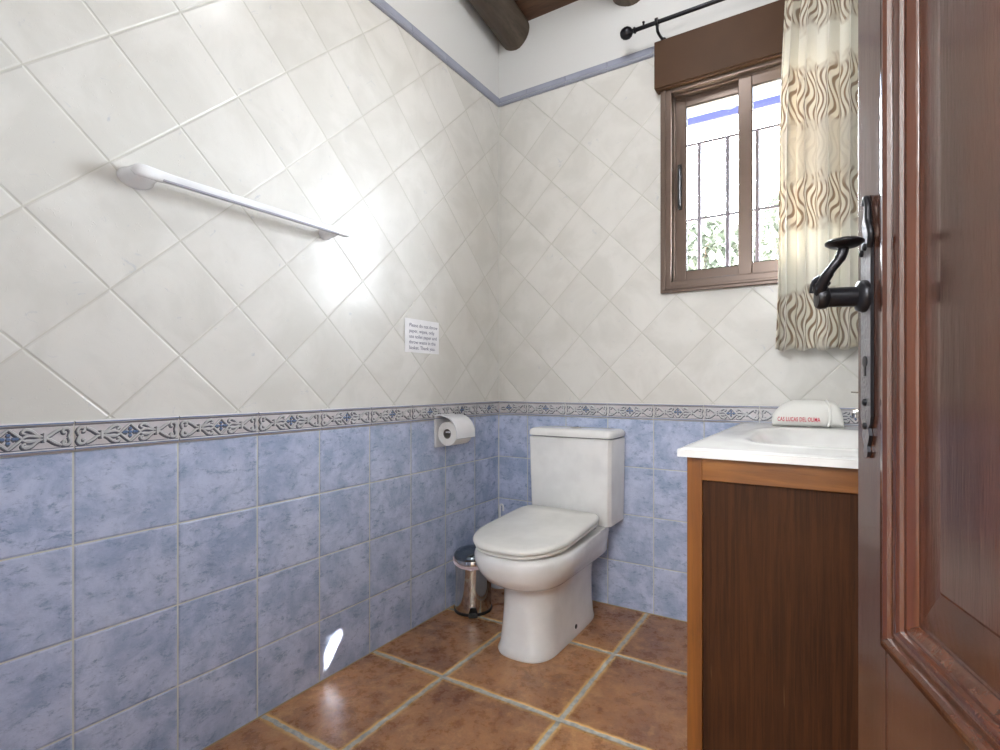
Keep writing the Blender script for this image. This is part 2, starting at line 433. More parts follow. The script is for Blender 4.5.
# top trim and patterned border
TN = [0]
def trim(bm, mats, name=None, **k):
    TN[0] += 1; return tag(ob('trim_%d' % TN[0], bm, mats, **k), kind='structure')
def W(wall, a, d, z):   # along-wall coordinate a, distance d off the wall
    return (d, -a, z) if wall == 'L' else (a, -d, z)
def wbox(b, wall, a0, a1, d0, d1, z0, z1, mat=0):
    p, q = W(wall, a0, d0, z0), W(wall, a1, d1, z1)
    box(b, min(p[0], q[0]), max(p[0], q[0]), min(p[1], q[1]), max(p[1], q[1]), z0, z1, mat)
for wall, length, off in (('L', abs(FY), .0129 * -1), ('B', RX, OB)):
    b = bmesh.new(); st = off
    while st > 0: st -= TILE
    a = st
    start = .013 if wall == 'B' else 0.
    while a < length:
        a0, a1 = max(a + .0012, start), min(a + TILE - .0012, length)
        if a1 > a0 + .004:
            prof = [(0, TRZ + .0165), (.006, TRZ + .0165), (.0085, TRZ + .022), (.010, TRZ + .034), (.007, TRT - .002), (0, TRT)]
            loft(b, [[W(wall, aa, d, z) for d, z in prof] for aa in (a0, a1)], mat=0)
            prof = [(0, TRZ)] + [(.003 + .010 * math.sin(PI * k / 8), TRZ + .0145 * k / 8) for k in range(9)] + [(0, TRZ + .0145)]
            loft(b, [[W(wall, aa, d, z) for d, z in prof] for aa in (a0, a1)], mat=0)
        a += TILE
    wbox(b, wall, start, length, 0, .0035, TRZ, TRT - .001, 1)
    trim(b, [M['trim'], M['trim_grout']], smooth=40)

def ribbon(b, wall, a, z, pts, w, d, mat):
    """a flat-topped raised band on the wall following pts (u in 0..1 of the tile, v in 0..1 of its height)"""
    P = catmull([(p[0], p[1], 0) for p in pts], 5)
    rings = []
    for i, p in enumerate(P):
        t = (P[min(i + 1, len(P) - 1)] - P[max(i - 1, 0)]); t = Vector((t.x * TILE, t.y * .071)).normalized(); n = Vector((-t.y, t.x))
        taper = .55 + .45 * math.sin(PI * min(1, max(0, i / (len(P) - 1)))) ** .5
        u, v = a + p.x * TILE, z + p.y * .071; ww = w * taper / 2
        rings.append([W(wall, u + n.x * s * ww, dd, v + n.y * s * ww) for s, dd in ((-1, .004), (-.6, d), (.6, d), (1, .004))])
    loft(b, rings, True, True, mat)
SC = []   # scroll strokes for half a tile (mirrored both ways), in tile units
SC.append([(.045, .50), (.03, .68), (.05, .80), (.085, .78), (.085, .66), (.065, .66)])
SC.append([(.10, .80), (.15, .70), (.20, .56), (.24, .52)])
SC.append([(.24, .53), (.29, .62), (.33, .76), (.375, .82), (.40, .73), (.375, .66)])
SC.append([(.26, .53), (.31, .58), (.36, .60), (.40, .53)])
DM = [[(.40, .5), (.45, .68), (.5, .86)]]
def border_tile(b, wall, a, clip):
    def okp(pts): return all(clip[0] + .002 < a + p[0] * TILE < clip[1] - .002 for p in pts)
    a0, a1 = max(a + .0016, clip[0]), min(a + TILE - .0016, clip[1])
    if a1 - a0 < .004: return
    z0 = ZB + .0015
    prof = [(0, z0), (.006, z0), (.0095, z0 + .003), (.0095, z0 + .006), (.0045, z0 + .009), (.0045, ZT - .0105), (.0095, ZT - .0075), (.0095, ZT - .0045), (.006, ZT - .0015), (0, ZT - .0015)]
    loft(b, [[W(wall, aa, d, z) for d, z in prof] for aa in (a0, a1)], mat=0)
    wbox(b, wall, a0, a1, .0046, .0101, z0 + .0035, z0 + .0058, 3); wbox(b, wall, a0, a1, .0046, .0101, ZT - .0068, ZT - .0045, 3)
    wbox(b, wall, a0, a1, .004, .0052, z0 + .0085, z0 + .0104, 1); wbox(b, wall, a0, a1, .004, .0052, ZT - .0121, ZT - .0102, 1)
    for sx in (0, 1):
        for sy in (0, 1):
            for strokes, w in ((SC, 1.), (DM, .8)):
                for s in strokes:
                    q = [((1 - u) if sx else u, .5 + ((v - .5) * .86) * (-1 if sy else 1)) for u, v in s]
                    if not okp(q): continue
                    q2 = [(u + .005, v - .035) for u, v in q]
                    ribbon(b, wall, a, ZB, q2, .0098 * w, .0058, 1)
                    ribbon(b, wall, a, ZB, q, .0068 * w, .0085, 2)
    for sx in (.235, .765):
        q = [(sx, .36), (sx, .5), (sx, .64)]
        if okp(q): ribbon(b, wall, a, ZB, [(u + .012, v - .02) for u, v in q], .011, .0082, 1); ribbon(b, wall, a, ZB, q, .0075, .0105, 2)
    for u, v in ((.46, .5), (.5, .62), (.54, .5), (.5, .38), (.5, .5), (.44, .5), (.56, .5)):
        if okp([(u, v)]):
            q = [(u - .012, v), (u, v + .02), (u + .012, v)]
            ribbon(b, wall, a, ZB, [(x + .004, y - .05) for x, y in q], .009, .0058, 1)
            ribbon(b, wall, a, ZB, q, .0075, .0075, 3)
for wall, length, off in (('L', abs(FY), -.0129), ('B', RX, OB)):
    b = bmesh.new(); a = off
    while a > 0: a -= TILE
    start = .011 if wall == 'B' else 0.
    while a < length:
        border_tile(b, wall, a, (start, length)); a += TILE
    wbox(b, wall, start, length, 0, .0035, ZB, ZT, 4)
    trim(b, [M['bord_base'], M['bord_dark'], M['bord_light'], M['bord_blue'], M['trim_grout']], smooth=30)
# grout strip along the foot of the walls
b = bmesh.new(); box(b, 0, .0025, FY, 0, 0, .003); box(b, .0025, RX, -.0025, 0, 0, .003)
tag(ob('baseboard_left', b, M['sand_grout']), kind='structure')
b = bmesh.new(); box(b, 0, .0035, -.0035, 0, .003, ZB); box(b, 0, .0035, -.0035, 0, ZT, TRZ)
tag(ob('trim_6', b, M['trim_grout']), kind='structure')

# ------------------------------------------------------------------ window (structure, with its parts)
win = D.objects.new('window_1', None); COL.objects.link(win); win.location = (1.19, 0, 1.84); tag(win, 'brown sliding window', kind='structure')
def wpart(name, b, m, **k):
    bmesh.ops.translate(b, verts=b.verts[:], vec=(-1.19, 0, -1.84)); return ob(name, b, m, win, **k)
FX0, FX1, FZ0, FZ1 = .853, 1.527, 1.392, 2.285
def frame_ring(b, x0, x1, z0, z1, w, y0, y1, wb=None, wt=None):
    wb = w if wb is None else wb; wt = w if wt is None else wt
    box(b, x0, x0 + w, y0, y1, z0, z1); box(b, x1 - w, x1, y0, y1, z0, z1)
    box(b, x0 + w, x1 - w, y0, y1, z0, z0 + wb); box(b, x0 + w, x1 - w, y0, y1, z1 - wt, z1)
b = bmesh.new(); frame_ring(b, FX0, FX1, FZ0, FZ1, .046, -.022, .0)
frame_ring(b, FX0 + .024, FX1 - .024, FZ0 + .024, FZ1 - .024, .030, .0, .075)
frame_ring(b, FX0 + .012, FX1 - .012, FZ0 + .012, FZ1 - .012, .012, -.028, -.022)
wpart('window_frame', b, M['alu'], bevel=.0025)
IX0, IX1, IZ0, IZ1 = FX0 + .046, FX1 - .046, FZ0 + .050, FZ1 - .050
b = bmesh.new(); box(b, IX0 + .001, IX1 - .001, -.003, .006, IZ0 - .018, IZ0 - .004); box(b, IX0, IX0 + .005, .0, .055, IZ0, IZ1)
wpart('sliding_track', b, M['seal'])
MX = 1.19
def sash(x0, x1, y0, y1, wl_, wr):
    b = bmesh.new()
    box(b, x0, x0 + wl_, y0, y1, IZ0, IZ1); box(b, x1 - wr, x1, y0, y1, IZ0, IZ1)
    box(b, x0 + wl_, x1 - wr, y0, y1, IZ0, IZ0 + .045); box(b, x0 + wl_, x1 - wr, y0, y1, IZ1 - .045, IZ1)
    s = wpart('sash', b, M['alu'], bevel=.003)
    g = bmesh.new(); ym = (y0 + y1) / 2; box(g, x0 + wl_ - .004, x1 - wr + .004, ym - .002, ym + .002, IZ0 + .041, IZ1 - .041)
    go = ob('pane', g, M['glass'], s)
    bmesh_shift(go, (-1.19, 0, -1.84))
    g = bmesh.new(); e = .004; frame_ring(g, x0 + wl_ - .001, x1 - wr + .001, IZ0 + .044, IZ1 - .044, e, y0 + .002, ym - .003)
    go = ob('seal', g, M['seal'], s); bmesh_shift(go, (-1.19, 0, -1.84))
    return s
def bmesh_shift(o, v): o.data.transform(Matrix.Translation(v))
s1 = sash(IX0 + .004, MX + .024, .030, .054, .046, .045)      # left sash, outer track
s2 = sash(MX - .026, IX1 - .002, .001, .026, .052, .046)      # right sash, inner track
b = bmesh.new(); tube(b, catmull([(0.924, .020, 1.77), (.924, .012, 1.78), (.924, .009, 1.85), (.924, .012, 1.92), (.924, .020, 1.93)], 4), [.0055] * 17, 10)
box(b, .916, .932, .020, .031, 1.755, 1.945); o = ob('latch_handle', b, M['black'], s1, smooth=40); bmesh_shift(o, (-1.19, 0, -1.84)); tag(o, 'black latch handle')
# shutter box above the window
b = bmesh.new(); box(b, .833, 1.562, -.045, -.001, 2.262, 2.462)
box(b, .838, 1.557, -.040, -.002, 2.255, 2.262)
tag(ob('shutter_box', b, M['alu_box'], bevel=.003), 'dark brown roller shutter box fixed above the window', 'shutter box')
# iron grille
gr = thing('window_grille', 'slim iron security grille outside the window panes', 'grille', (1.19, .13, 1.84))
b = bmesh.new()
for z in (-.40, -.105, .228): box(b, -.40, .40, -.004, .004, z - .005, z + .005)
for x in (-.395, .395):
    for z in (-.36, .228): box(b, x - .006, x + .006, -.0395, .0, z - .006, z + .006)
ob('grille_frame', b, M['grille'], gr)
for k in range(7):
    x = -.325 + .1185 * k
    b = bmesh.new(); box(b, x - .008, x + .008, -.008, .008, -.44, .228); ob('bar', b, M['grille'], gr, bevel=.002)

# ------------------------------------------------------------------ curtain rod and curtain
rd = thing('curtain_rod', 'black iron curtain rod with round finial above the window', 'curtain rod', (.85, -.1, 2.503))
b = bmesh.new(); tube(b, [(-.085, 0, 0), (.83, 0, 0)], .0085, 16); ob('rod', b, M['iron'], rd, smooth=40)
for cx_, sg in ((-.118, 1), (.863, -1)):
    b = bmesh.new(); lathe(b, [(.002, -.030), (.013, -.027), (.021, -.018), (.0245, -.005), (.024, .007), (.018, .018), (.009, .024), (.009, .030), (.013, .032), (.013, .037), (.0085, .040)] if sg > 0 else
        [(.0085, -.040), (.013, -.037), (.013, -.032), (.009, -.030), (.009, -.024), (.018, -.018), (.024, -.007), (.0245, .005), (.021, .018), (.013, .027), (.002, .030)], (cx_, 0, 0), 'X', 24)
    ob('finial', b, M['iron'], rd, smooth=50)
for cx_ in (.012, .79):
    b = bmesh.new(); lathe(b, [(.009, -.005), (.017, -.005), (.017, .005), (.009, .005)], (cx_, 0, 0), 'X', 20)
    tube(b, catmull([(cx_, .004, -.012), (cx_, .010, -.030), (cx_, .035, -.032), (cx_, .070, -.026), (cx_, .098, -.022)], 5), .0062, 10)
    lathe(b, [(.014, .092), (.014, .0995)], (cx_, 0, -.022), 'Y', 18)
    ob('bracket', b, M['iron'], rd, smooth=40)
b = bmesh.new(); lathe(b, [(.0045, -.002), (.0045, .016), (.006, .017), (.006, .02)], (-.045, 0, .002), 'Z', 10); ob('set_screw', b, M['iron'], rd)

cu = thing('window_curtain', 'cream curtain with brown wavy line pattern hanging beside the window', 'curtain', (1.46, -.1, 2.5))
b = bmesh.new(); uvl = b.loops.layers.uv.new('UVMap'); NU, NV = 150, 60
folds = 6.0; grid = []
for j in range(NV + 1):
    v = j / NV; z = 2.488 - (2.488 - 1.128) * v
    xl = 1.345 - .045 * v - .008 * math.sin(v * 5); xr = 1.665 + .01 * v
    row = []
    for i in range(NU + 1):
        u = i / NU
        ph = u * folds * 2 * PI + .35 * math.sin(v * 3.1 + u * 5) + .9 * math.sin(u * 7.3)
        amp = (.020 + .020 * v) * (.75 + .35 * math.sin(u * 11 + 1))
        x = xl + (xr - xl) * (u + .012 * math.sin(ph * 2 + .6)); y = amp * (math.sin(ph) + .22 * math.sin(2 * ph + 1 + 2 * v)) * 1.0
        zz = z + (.006 * math.sin(ph + .8) if j == NV else 0)
        row.append((b.verts.new((x - 1.46, y, zz - 2.5)), u * .62, zz))
    grid.append(row)
for j in range(NV):
    for i in range(NU):
        q = (grid[j][i], grid[j][i + 1], grid[j + 1][i + 1], grid[j + 1][i]); f = b.faces.new([t[0] for t in q])
        for lp, t in zip(f.loops, q): lp[uvl].uv = (t[1], t[2])
co = ob('cloth', b, M['curtain'], cu, smooth=180, solid=.0016)
for k in range(7):
    b = bmesh.new(); cxr = 1.365 + .046 * k - 1.46; pts = [(cxr, .0135 * math.cos(a), .003 + .0135 * math.sin(a)) for a in [2 * PI * i / 20 for i in range(21)]]
    tube(b, pts, .0018, 8); ob('curtain_ring', b, M['iron'], cu, smooth=60)

# ------------------------------------------------------------------ toilet
TX = .492
toi = thing('toilet', 'white close-coupled ceramic toilet with closed lid standing in the corner', 'toilet', (TX, 0, 0))
def plan(hw, yf, yb, z, n=56, e=2.3, xoff=0., wb=None):
    """U shaped plan: rounded towards the front (-y), squarer at the back"""
    wb = hw if wb is None else wb; out = []
    ym = yf + hw * 1.12
    ym = min(ym, (yf + yb) / 2 + .06)
    for i in range(n):
        a = 2 * PI * i / n; c, s = math.cos(a), math.sin(a)
        if s < 0:
            x = hw * math.copysign(abs(c) ** (2 / e), c); y = ym + (ym - yf) * -(abs(s) ** (2 / e))
        else:
            ee = 9.0; yy = abs(s) ** (2 / ee); w = hw + (wb - hw) * yy
            x = w * math.copysign(abs(c) ** (2 / ee), c); y = ym + (yb - ym) * yy
        out.append((x + xoff, y, z))
    return out
b = bmesh.new()
rings = [plan(.117, -.612, -.125, .000, e=2.7), plan(.119, -.616, -.125, .010, e=2.7), plan(.113, -.604, -.125, .028, e=2.7), plan(.108, -.595, -.130, .10, e=2.6),
         plan(.106, -.588, -.130, .17, e=2.5), plan(.107, -.588, -.125, .225, e=2.5), plan(.113, -.600, -.12, .252, e=2.4), plan(.140, -.645, -.10, .268, e=2.3), plan(.164, -.684, -.08, .290, e=2.2),
         plan(.183, -.708, -.07, .322, e=2.2, wb=.16), plan(.195, -.720, -.065, .355, e=2.2, wb=.165), plan(.197, -.722, -.06, .378, e=2.2, wb=.166), plan(.192, -.716, -.06, .394, e=2.2, wb=.162),
         plan(.175, -.698, -.07, .399, e=2.2)]
loft(b, rings)
ob('pan', b, M['ceramic'], toi, smooth=60, bevel=None)
b = bmesh.new()   # fixing screw cap on the foot
lathe(b, [(.009, 0), (.009, .004), (.004, .006)], (.1105, -.335, .036), 'X', 14); ob('fixing_cap', b, M['black'], toi, smooth=40)
# seat and lid, rising a little to the back
def tilt(b, z0=.402, y0=-.70, ang=R(4.0)):
    for v in b.verts:
        d = v.co.y - y0; v.co.z += math.sin(ang) * d
b = bmesh.new()
o_ = [plan(.182, -.712, -.235, .402, e=2.3), plan(.188, -.720, -.230, .408, e=2.3), plan(.188, -.720, -.230, .414, e=2.3), plan(.184, -.714, -.234, .418, e=2.3)]
loft(b, o_); tilt(b); ob('seat', b, M['seat'], toi, smooth=50)
b = bmesh.new()
o_ = [plan(.185, -.716, -.228, .4195, e=2.35, wb=.183), plan(.192, -.726, -.226, .423, e=2.35, wb=.188), plan(.193, -.727, -.226, .431, e=2.35, wb=.188),
      plan(.189, -.722, -.229, .437, e=2.35, wb=.185), plan(.178, -.706, -.236, .4405, e=2.35, wb=.175), plan(.10, -.56, -.30, .4425, e=2.3, wb=.10)]
loft(b, o_); tilt(b); ob('lid', b, M['seat'], toi, smooth=50)
for s in (-1, 1):
    b = bmesh.new(); tube(b, [(s * .105, -.212, .43), (s * .155, -.212, .43)], .011, 16); box(b, s * .13 - .012, s * .13 + .012, -.222, -.202, .398, .43)
    ob('hinge', b, M['chrome'], toi, smooth=40)
# cistern
b = bmesh.new()
def cist(z, hx, yf, ch=.013, r=.0): 
    return [(-hx, -.012, z), (hx, -.012, z), (hx, yf + ch * 1.2, z), (hx - ch, yf, z), (-hx + ch * .5, yf, z), (-hx, yf + ch * .5, z)]
loft(b, [cist(.398, .186, -.164), cist(.402, .192, -.172), cist(.60, .196, -.180), cist(.765, .199, -.184), cist(.770, .196, -.180)])
ob('cistern', b, M['ceramic'], toi, bevel=.006, smooth=40)
b = bmesh.new()
def cl(z, g): return superrect(.001, -.1005, .204 - g, .0945 - g, z, e=9, n=72)
loft(b, [cl(.774, .006), cl(.776, .0), cl(.790, -.001), cl(.800, .003), cl(.806, .012), cl(.808, .03)])
ob('cistern_lid', b, M['ceramic'], toi, smooth=60)
b = bmesh.new(); lathe(b, [(.026, .806), (.026, .8105), (.022, .813), (.02, .8125)], (.0, -.10, 0), 'Z', 28); box(b, -.0012, .0012, -.121, -.079, .812, .8142)
ob('flush_button', b, M['chrome'], toi, smooth=40)
b = bmesh.new(); tube(b, catmull([(0, -.125, .18), (0, -.07, .18), (0, -.02, .17)], 4), .042, 20); ob('waste_pipe', b, M['plastic'], toi, smooth=50)

# ------------------------------------------------------------------ pedal bin
bn = thing('pedal_bin', 'small polished steel pedal bin on the floor beside the toilet', 'bin', (.1, -.345, 0), R(37))
b = bmesh.new(); lathe(b, [(.081, .010), (.081, .20), (.0815, .232), (.080, .236)], n=56); ob('body', b, M['chrome'], bn, smooth=40)
b = bmesh.new(); lathe(b, [(.080, 0), (.084, .002), (.085, .012), (.082, .014)], n=56); ob('base_ring', b, M['black'], bn, smooth=40)
b = bmesh.new(); lathe(b, [(.0835, .237), (.0845, .243), (.0835, .252), (.074, .264), (.05, .272), (.02, .275), (0, .2755)], n=56); ob('lid', b, M['lid'], bn, smooth=50)
b = bmesh.new(); pts = []
for i in range(25):
    a = PI + PI * i / 24; pts.append((.0865 * math.cos(a), .0865 * math.sin(a), .232 - .022 * math.sin(PI * i / 24)))
for k, (p) in enumerate(pts): pass
rings = []
for p in pts:
    r = Vector((p[0], p[1], 0)).normalized(); rings.append([Vector(p) + r * dx + Vector((0, 0, dz)) for dx, dz in ((-.0015, -.006), (.003, -.006), (.003, .006), (-.0015, .006))])
loft(b, rings); ob('carry_handle', b, M['pink'], bn, smooth=40); 
b = bmesh.new(); box(b, -.019, .019, -.112, -.070, .008, .015); box(b, -.014, .014, -.105, -.078, .0155, .018)
rings = [[(-.022, -.083, .006), (.022, -.083, .006), (.022, -.080, .006), (-.022, -.080, .006)], [(-.012, -.085, .040), (.012, -.085, .040), (.012, -.079, .040), (-.012, -.079, .040)]]
loft(b, rings); ob('pedal', b, M['black'], bn, bevel=.0015)

# ------------------------------------------------------------------ toilet brush behind the toilet
br = thing('toilet_brush', 'white toilet brush with hooked handle standing in the corner', 'toilet brush', (.052, -.065, 0))
b = bmesh.new(); lathe(b, [(.044, 0), (.046, .004), (.040, .014), (.036, .045), (.038, .052), (.033, .052), (.030, .014), (0, .012)], n=30); ob('holder', b, M['plastic'], br, smooth=40)
b = bmesh.new(); tube(b, [(0, 0, .05), (0, 0, .20), (0, 0, .33)], [.008, .0085, .0098], 12)
pts = [(-.0085 * 0, 0, .33)] + [(.010 - .010 * math.cos(a), 0, .392 + .014 * math.sin(a)) for a in [PI * i / 10 for i in range(11)]] + [(.020, 0, .375)]
tube(b, [(0, 0, .33)] + pts[1:], .0050, 10)
ob('handle', b, M['plastic'], br, smooth=40)
b = bmesh.new(); lathe(b, [(.01, .03), (.028, .035), (.032, .07), (.026, .10), (.008, .108)], n=20); ob('bristles', b, M['plastic'], br, smooth=60)

# ------------------------------------------------------------------ toilet roll holder on the left wall
tp = thing('toilet_roll_holder', 'white plastic hooded toilet roll holder on the left wall tiles', 'toilet roll holder', (0, -.43, .80))
b = bmesh.new(); box(b, 0.0012, .010, -.064, .064, -.070, .072); ob('back_plate', b, M['plastic'], tp, bevel=.003)
b = bmesh.new(); prof = [(.010, .068), (.045, .071), (.085, .060), (.112, .036), (.126, .004), (.127, -.026)]
prof = [(p.x, p.y) for p in catmull([(x, z, 0) for x, z in prof], 5)]
for k in range(len(prof) - 1): pass
inner = [(x - .003 - .001, z - .003) for x, z in prof]
loft(b, [[(x, y, z) for x, z in prof + inner[::-1]] for y in (-.062, .062)])
box(b, .060, .100, .0585, .062, -.012, .045); box(b, .010, .060, .0585, .062, -.012, .062)
box(b, .066, .084, -.062, .062, -.003, .003)
ob('hood', b, M['plastic'], tp, smooth=40)
tr = thing('toilet_roll', 'white toilet paper roll held under the plastic hood', 'toilet roll', (.068, -.43, .792))
b = bmesh.new(); r0, r1 = .021, .051
P = [(r0, -.055), (r1 - .001, -.055), (r1, -.054), (r1, .054), (r1 - .001, .055), (r0, .055)]
n = 44; rings = [[(r * math.cos(2 * PI * i / n), y, r * math.sin(2 * PI * i / n)) for i in range(n)] for r, y in P]
loft(b, rings, cap=False); bmesh.ops.bridge_loops
vs = b.verts[:]; 
for i in range(n):
    j = (i + 1) % n; b.faces.new((vs[i], vs[(len(P) - 1) * n + i], vs[(len(P) - 1) * n + j], vs[j]))
ob('paper', b, M['tissue'], tr, smooth=40)
b = bmesh.new(); ra, rb = .0205, .0190
for (r, s) in ((ra, 1), (rb, -1)): pass
rings = [[(r * math.cos(2 * PI * i / 30), y, r * math.sin(2 * PI * i / 30)) for i in range(30)] for r, y in ((ra, -.0552), (ra, .0552), (rb, .0552), (rb, -.0552), (ra, -.0552))]
loft(b, rings, cap=False); ob('core', b, M['card'], tr, smooth=40)

# ------------------------------------------------------------------ printed note on the left wall
nt = thing('paper_note', 'small printed paper note taped to the cream tiles above the toilet roll', 'note', (.0, -.566, 1.203))
b = bmesh.new(); rings = []
for i in range(9):
    u = -.102 + .204 * i / 8; d = .0022 + .0015 * (abs(u) / .1) ** 3
    rings.append([(d - .0003, u, -.069), (d, u, -.069), (d, u, .069), (d - .0003, u, .069)])
loft(b, rings); ob('sheet', b, M['paper'], nt, smooth=40)
t = text_obj('lettering', "Please do not throw\npaper, wipes, only\nuse toilet paper and\nthrow waste in the\nbasket. Thank you.", .0205, M['ink'], nt, .0001, bold=.0001, line=1.12)
t.rotation_euler = (R(90), 0, R(90)); t.location = (.0045, -.078, .036); tag(t, 'five lines of grey printed text')

# ------------------------------------------------------------------ towel rail
ra_ = thing('towel_rail', 'empty white plastic towel rail fixed to the cream tiled left wall', 'towel rail', (0, -1.30, 1.515))
b = bmesh.new(); Y0, Y1 = -.315, .318; rings = []
NS = 60
for i in range(NS + 1):
    s = i / NS; y = Y0 + (Y1 - Y0) * s
    e0 = min(1, max(0, (y - Y0) / .035)); e1 = min(1, max(0, (Y1 - y) / .022))
    k = (1 - (1 - e0) ** 2) ** .5 * (1 - (1 - e1) ** 2) ** .5; k = max(k, .02)
    hz = (.0118 + .0065 * max(0, 1 - (y - Y0) / .09)) * k; hx = .0105 * k
    xc = .060 - .006 * (1 - e0) ** 2
    pr = []
    for q in range(20):
        a = 2 * PI * q / 20; c, sn = math.cos(a), math.sin(a)
        pr.append((xc + hx * math.copysign(abs(c) ** .6, c), y, hz * math.copysign(abs(sn) ** .6, sn)))
    rings.append(pr)
loft(b, rings); ob('bar', b, M['plastic'], ra_, smooth=60)
b = bmesh.new(); box(b, .064, .0712, -.25, .265, -.0128, -.0085); ob('groove', b, simple('grey_groove', (.35, .36, .42), .5), ra_)
for yc, w, h0 in ((-.281, .036, .0235), (.262, .022, .017)):
    b = bmesh.new(); rings = []
    for x, k in ((.001, 1.08), (.004, 1.10), (.012, 1.0), (.030, .92), (.048, .86), (.058, .78), (.064, .6)):
        rings.append([(x, yc + w * k * math.cos(2 * PI * i / 28), -.004 * (1 - x / .06) + h0 * k * math.sin(2 * PI * i / 28)) for i in range(28)])
    loft(b, rings); ob('bracket', b, M['plastic'], ra_, smooth=60)

# ------------------------------------------------------------------ vanity cabinet, worktop basin, tap, towel
VX0, VX1, VY0 = 1.196, RX - .002, -.947
va = thing('vanity_cabinet', 'brown wooden vanity cabinet with framed dark side panel under the washbasin', 'cabinet', (VX0, VY0, 0))
Wd, Dp, H = VX1 - VX0, -VY0 - .006, .8305
b = bmesh.new(); box(b, 0, .035, 0, .02, 0, H); ob('side_stile', b, M['frame_wood'], va, bevel=.0015)
b = bmesh.new(); box(b, Wd - .035, Wd, 0, .02, 0, H); ob('side_stile', b, M['frame_wood'], va, bevel=.0015)
b = bmesh.new(); box(b, .035, Wd - .035, 0, .02, H - .054, H); ob('top_rail', b, M['frame_rail'], va, bevel=.0015)
b = bmesh.new(); box(b, .035, Wd - .035, 0, .02, .03, .10); ob('bottom_rail', b, M['frame_rail'], va, bevel=.0015)
b = bmesh.new(); box(b, .030, Wd - .030, .011, .019, .05, H - .05); ob('side_panel', b, M['panel_wood'], va)
b = bmesh.new(); box(b, .018, Wd, .0205, .0365, .06, H - .001); box(b, .018, Wd, Dp - .016, Dp, .06, H - .001); box(b, Wd - .01, Wd, .0365, Dp - .016, .06, H - .2)
box(b, .018, Wd - .01, .0365, Dp - .016, .06, .078); box(b, .05, Wd, .03, Dp - .01, 0, .06); ob('carcass', b, M['panel_wood'], va)
for k in range(2):
    y0 = .024 + k * (Dp - .03) / 2; y1 = y0 + (Dp - .03) / 2 - .004
    b = bmesh.new(); box(b, 0, .018, y0, y0 + .05, .07, H - .06); box(b, 0, .018, y1 - .05, y1, .07, H - .06); box(b, 0, .018, y0 + .05, y1 - .05, .07, .13); box(b, 0, .018, y0 + .05, y1 - .05, H - .12, H - .06); box(b, .008, .0178, y0 + .049, y1 - .049, .129, H - .119)
    d = ob('door', b, M['frame_wood'], va, bevel=.0015)
    b = bmesh.new(); lathe(b, [(.006, 0), (.006, -.012), (.013, -.018), (.014, -.026), (.006, -.031)], (0, (y1 - .025) if k == 0 else (y0 + .025), .55), 'X', 18); ob('knob', b, M['iron'], d, smooth=50)
b = bmesh.new(); box(b, 0, .018, .02, Dp, H - .056, H); ob('front_rail', b, M['frame_wood'], va)

ws = thing('washbasin_top', 'white ceramic washbasin worktop on the wooden vanity cabinet', 'washbasin', (1.178, -.967, .8310))
b = bmesh.new(); CW, CD, CT = RX - .0125 - 1.178 + .0115, .967 - .002, .0205
NX, NY = 48, 72; top = []
for j in range(NY + 1):
    row = []
    for i in range(NX + 1):
        x = CW * i / NX; y = CD * j / NY
        dx = (x - .285) / .185; dy = (y - .47) / .285; r = (abs(dx) ** 3.2 + abs(dy) ** 3.2) ** (1 / 3.2)
        z = CT
        t_ = min(1, max(0, (1.0 - r) / .42)); z -= .085 * (t_ * t_ * (3 - 2 * t_))
        if 1.0 < r < 1.12: z += .0015 * math.sin(PI * (r - 1) / .12)
        ed = min(x, y); z -= .003 * max(0, 1 - ed / .008) ** 2
        row.append(b.verts.new((x, y, z)))
    top.append(row)
for j in range(NY):
    for i in range(NX): b.faces.new((top[j][i], top[j][i + 1], top[j + 1][i + 1], top[j + 1][i]))
edge = [top[0][i] for i in range(NX + 1)] + [top[j][NX] for j in range(1, NY + 1)] + [top[NY][i] for i in range(NX - 1, -1, -1)] + [top[j][0] for j in range(NY - 1, 0, -1)]
low = [b.verts.new((v.co.x, v.co.y, 0)) for v in edge]
for i in range(len(edge)): j = (i + 1) % len(edge); b.faces.new((edge[i], low[i], low[j], edge[j]))
ob('basin', b, M['ceramic'], ws, smooth=50)
b = bmesh.new(); lathe(b, [(.0, -.0635), (.018, -.0635), (.022, -.062), (.022, -.0655)], (.285, .47, 0), 'Z', 24); ob('drain', b, M['chrome'], ws, smooth=40)
# the body must not pierce the bowl: hollow handled by bowl sitting inside body volume
fa = thing('basin_tap', 'chrome mixer tap at the wall side of the washbasin', 'tap', (1.665, -.50, .8515))
b = bmesh.new(); lathe(b, [(.026, 0), (.026, .005), (.021, .009), (.020, .09), (.022, .096), (.021, .112), (.012, .118)], n=28)
ob('body', b, M['chrome'], fa, smooth=40)
b = bmesh.new(); tube(b, catmull([(0, 0, .055), (-.04, 0, .072), (-.09, 0, .078), (-.118, 0, .072)], 6), [.015] * 6 + [.013] * 6 + [.012] * 7, 16, flat=.75)
lathe(b, [(.011, 0), (.011, -.012), (.009, -.012)], (-.112, 0, .070), 'Z', 16); ob('spout', b, M['chrome'], fa, smooth=50)
b = bmesh.new(); tube(b, catmull([(.005, 0, .116), (-.03, 0, .124), (-.08, 0, .126), (-.124, 0, .128)], 5), [.012] * 5 + [.009] * 5 + [.006] * 6, 12, flat=.5); ob('lever', b, M['chrome'], fa, smooth=50)

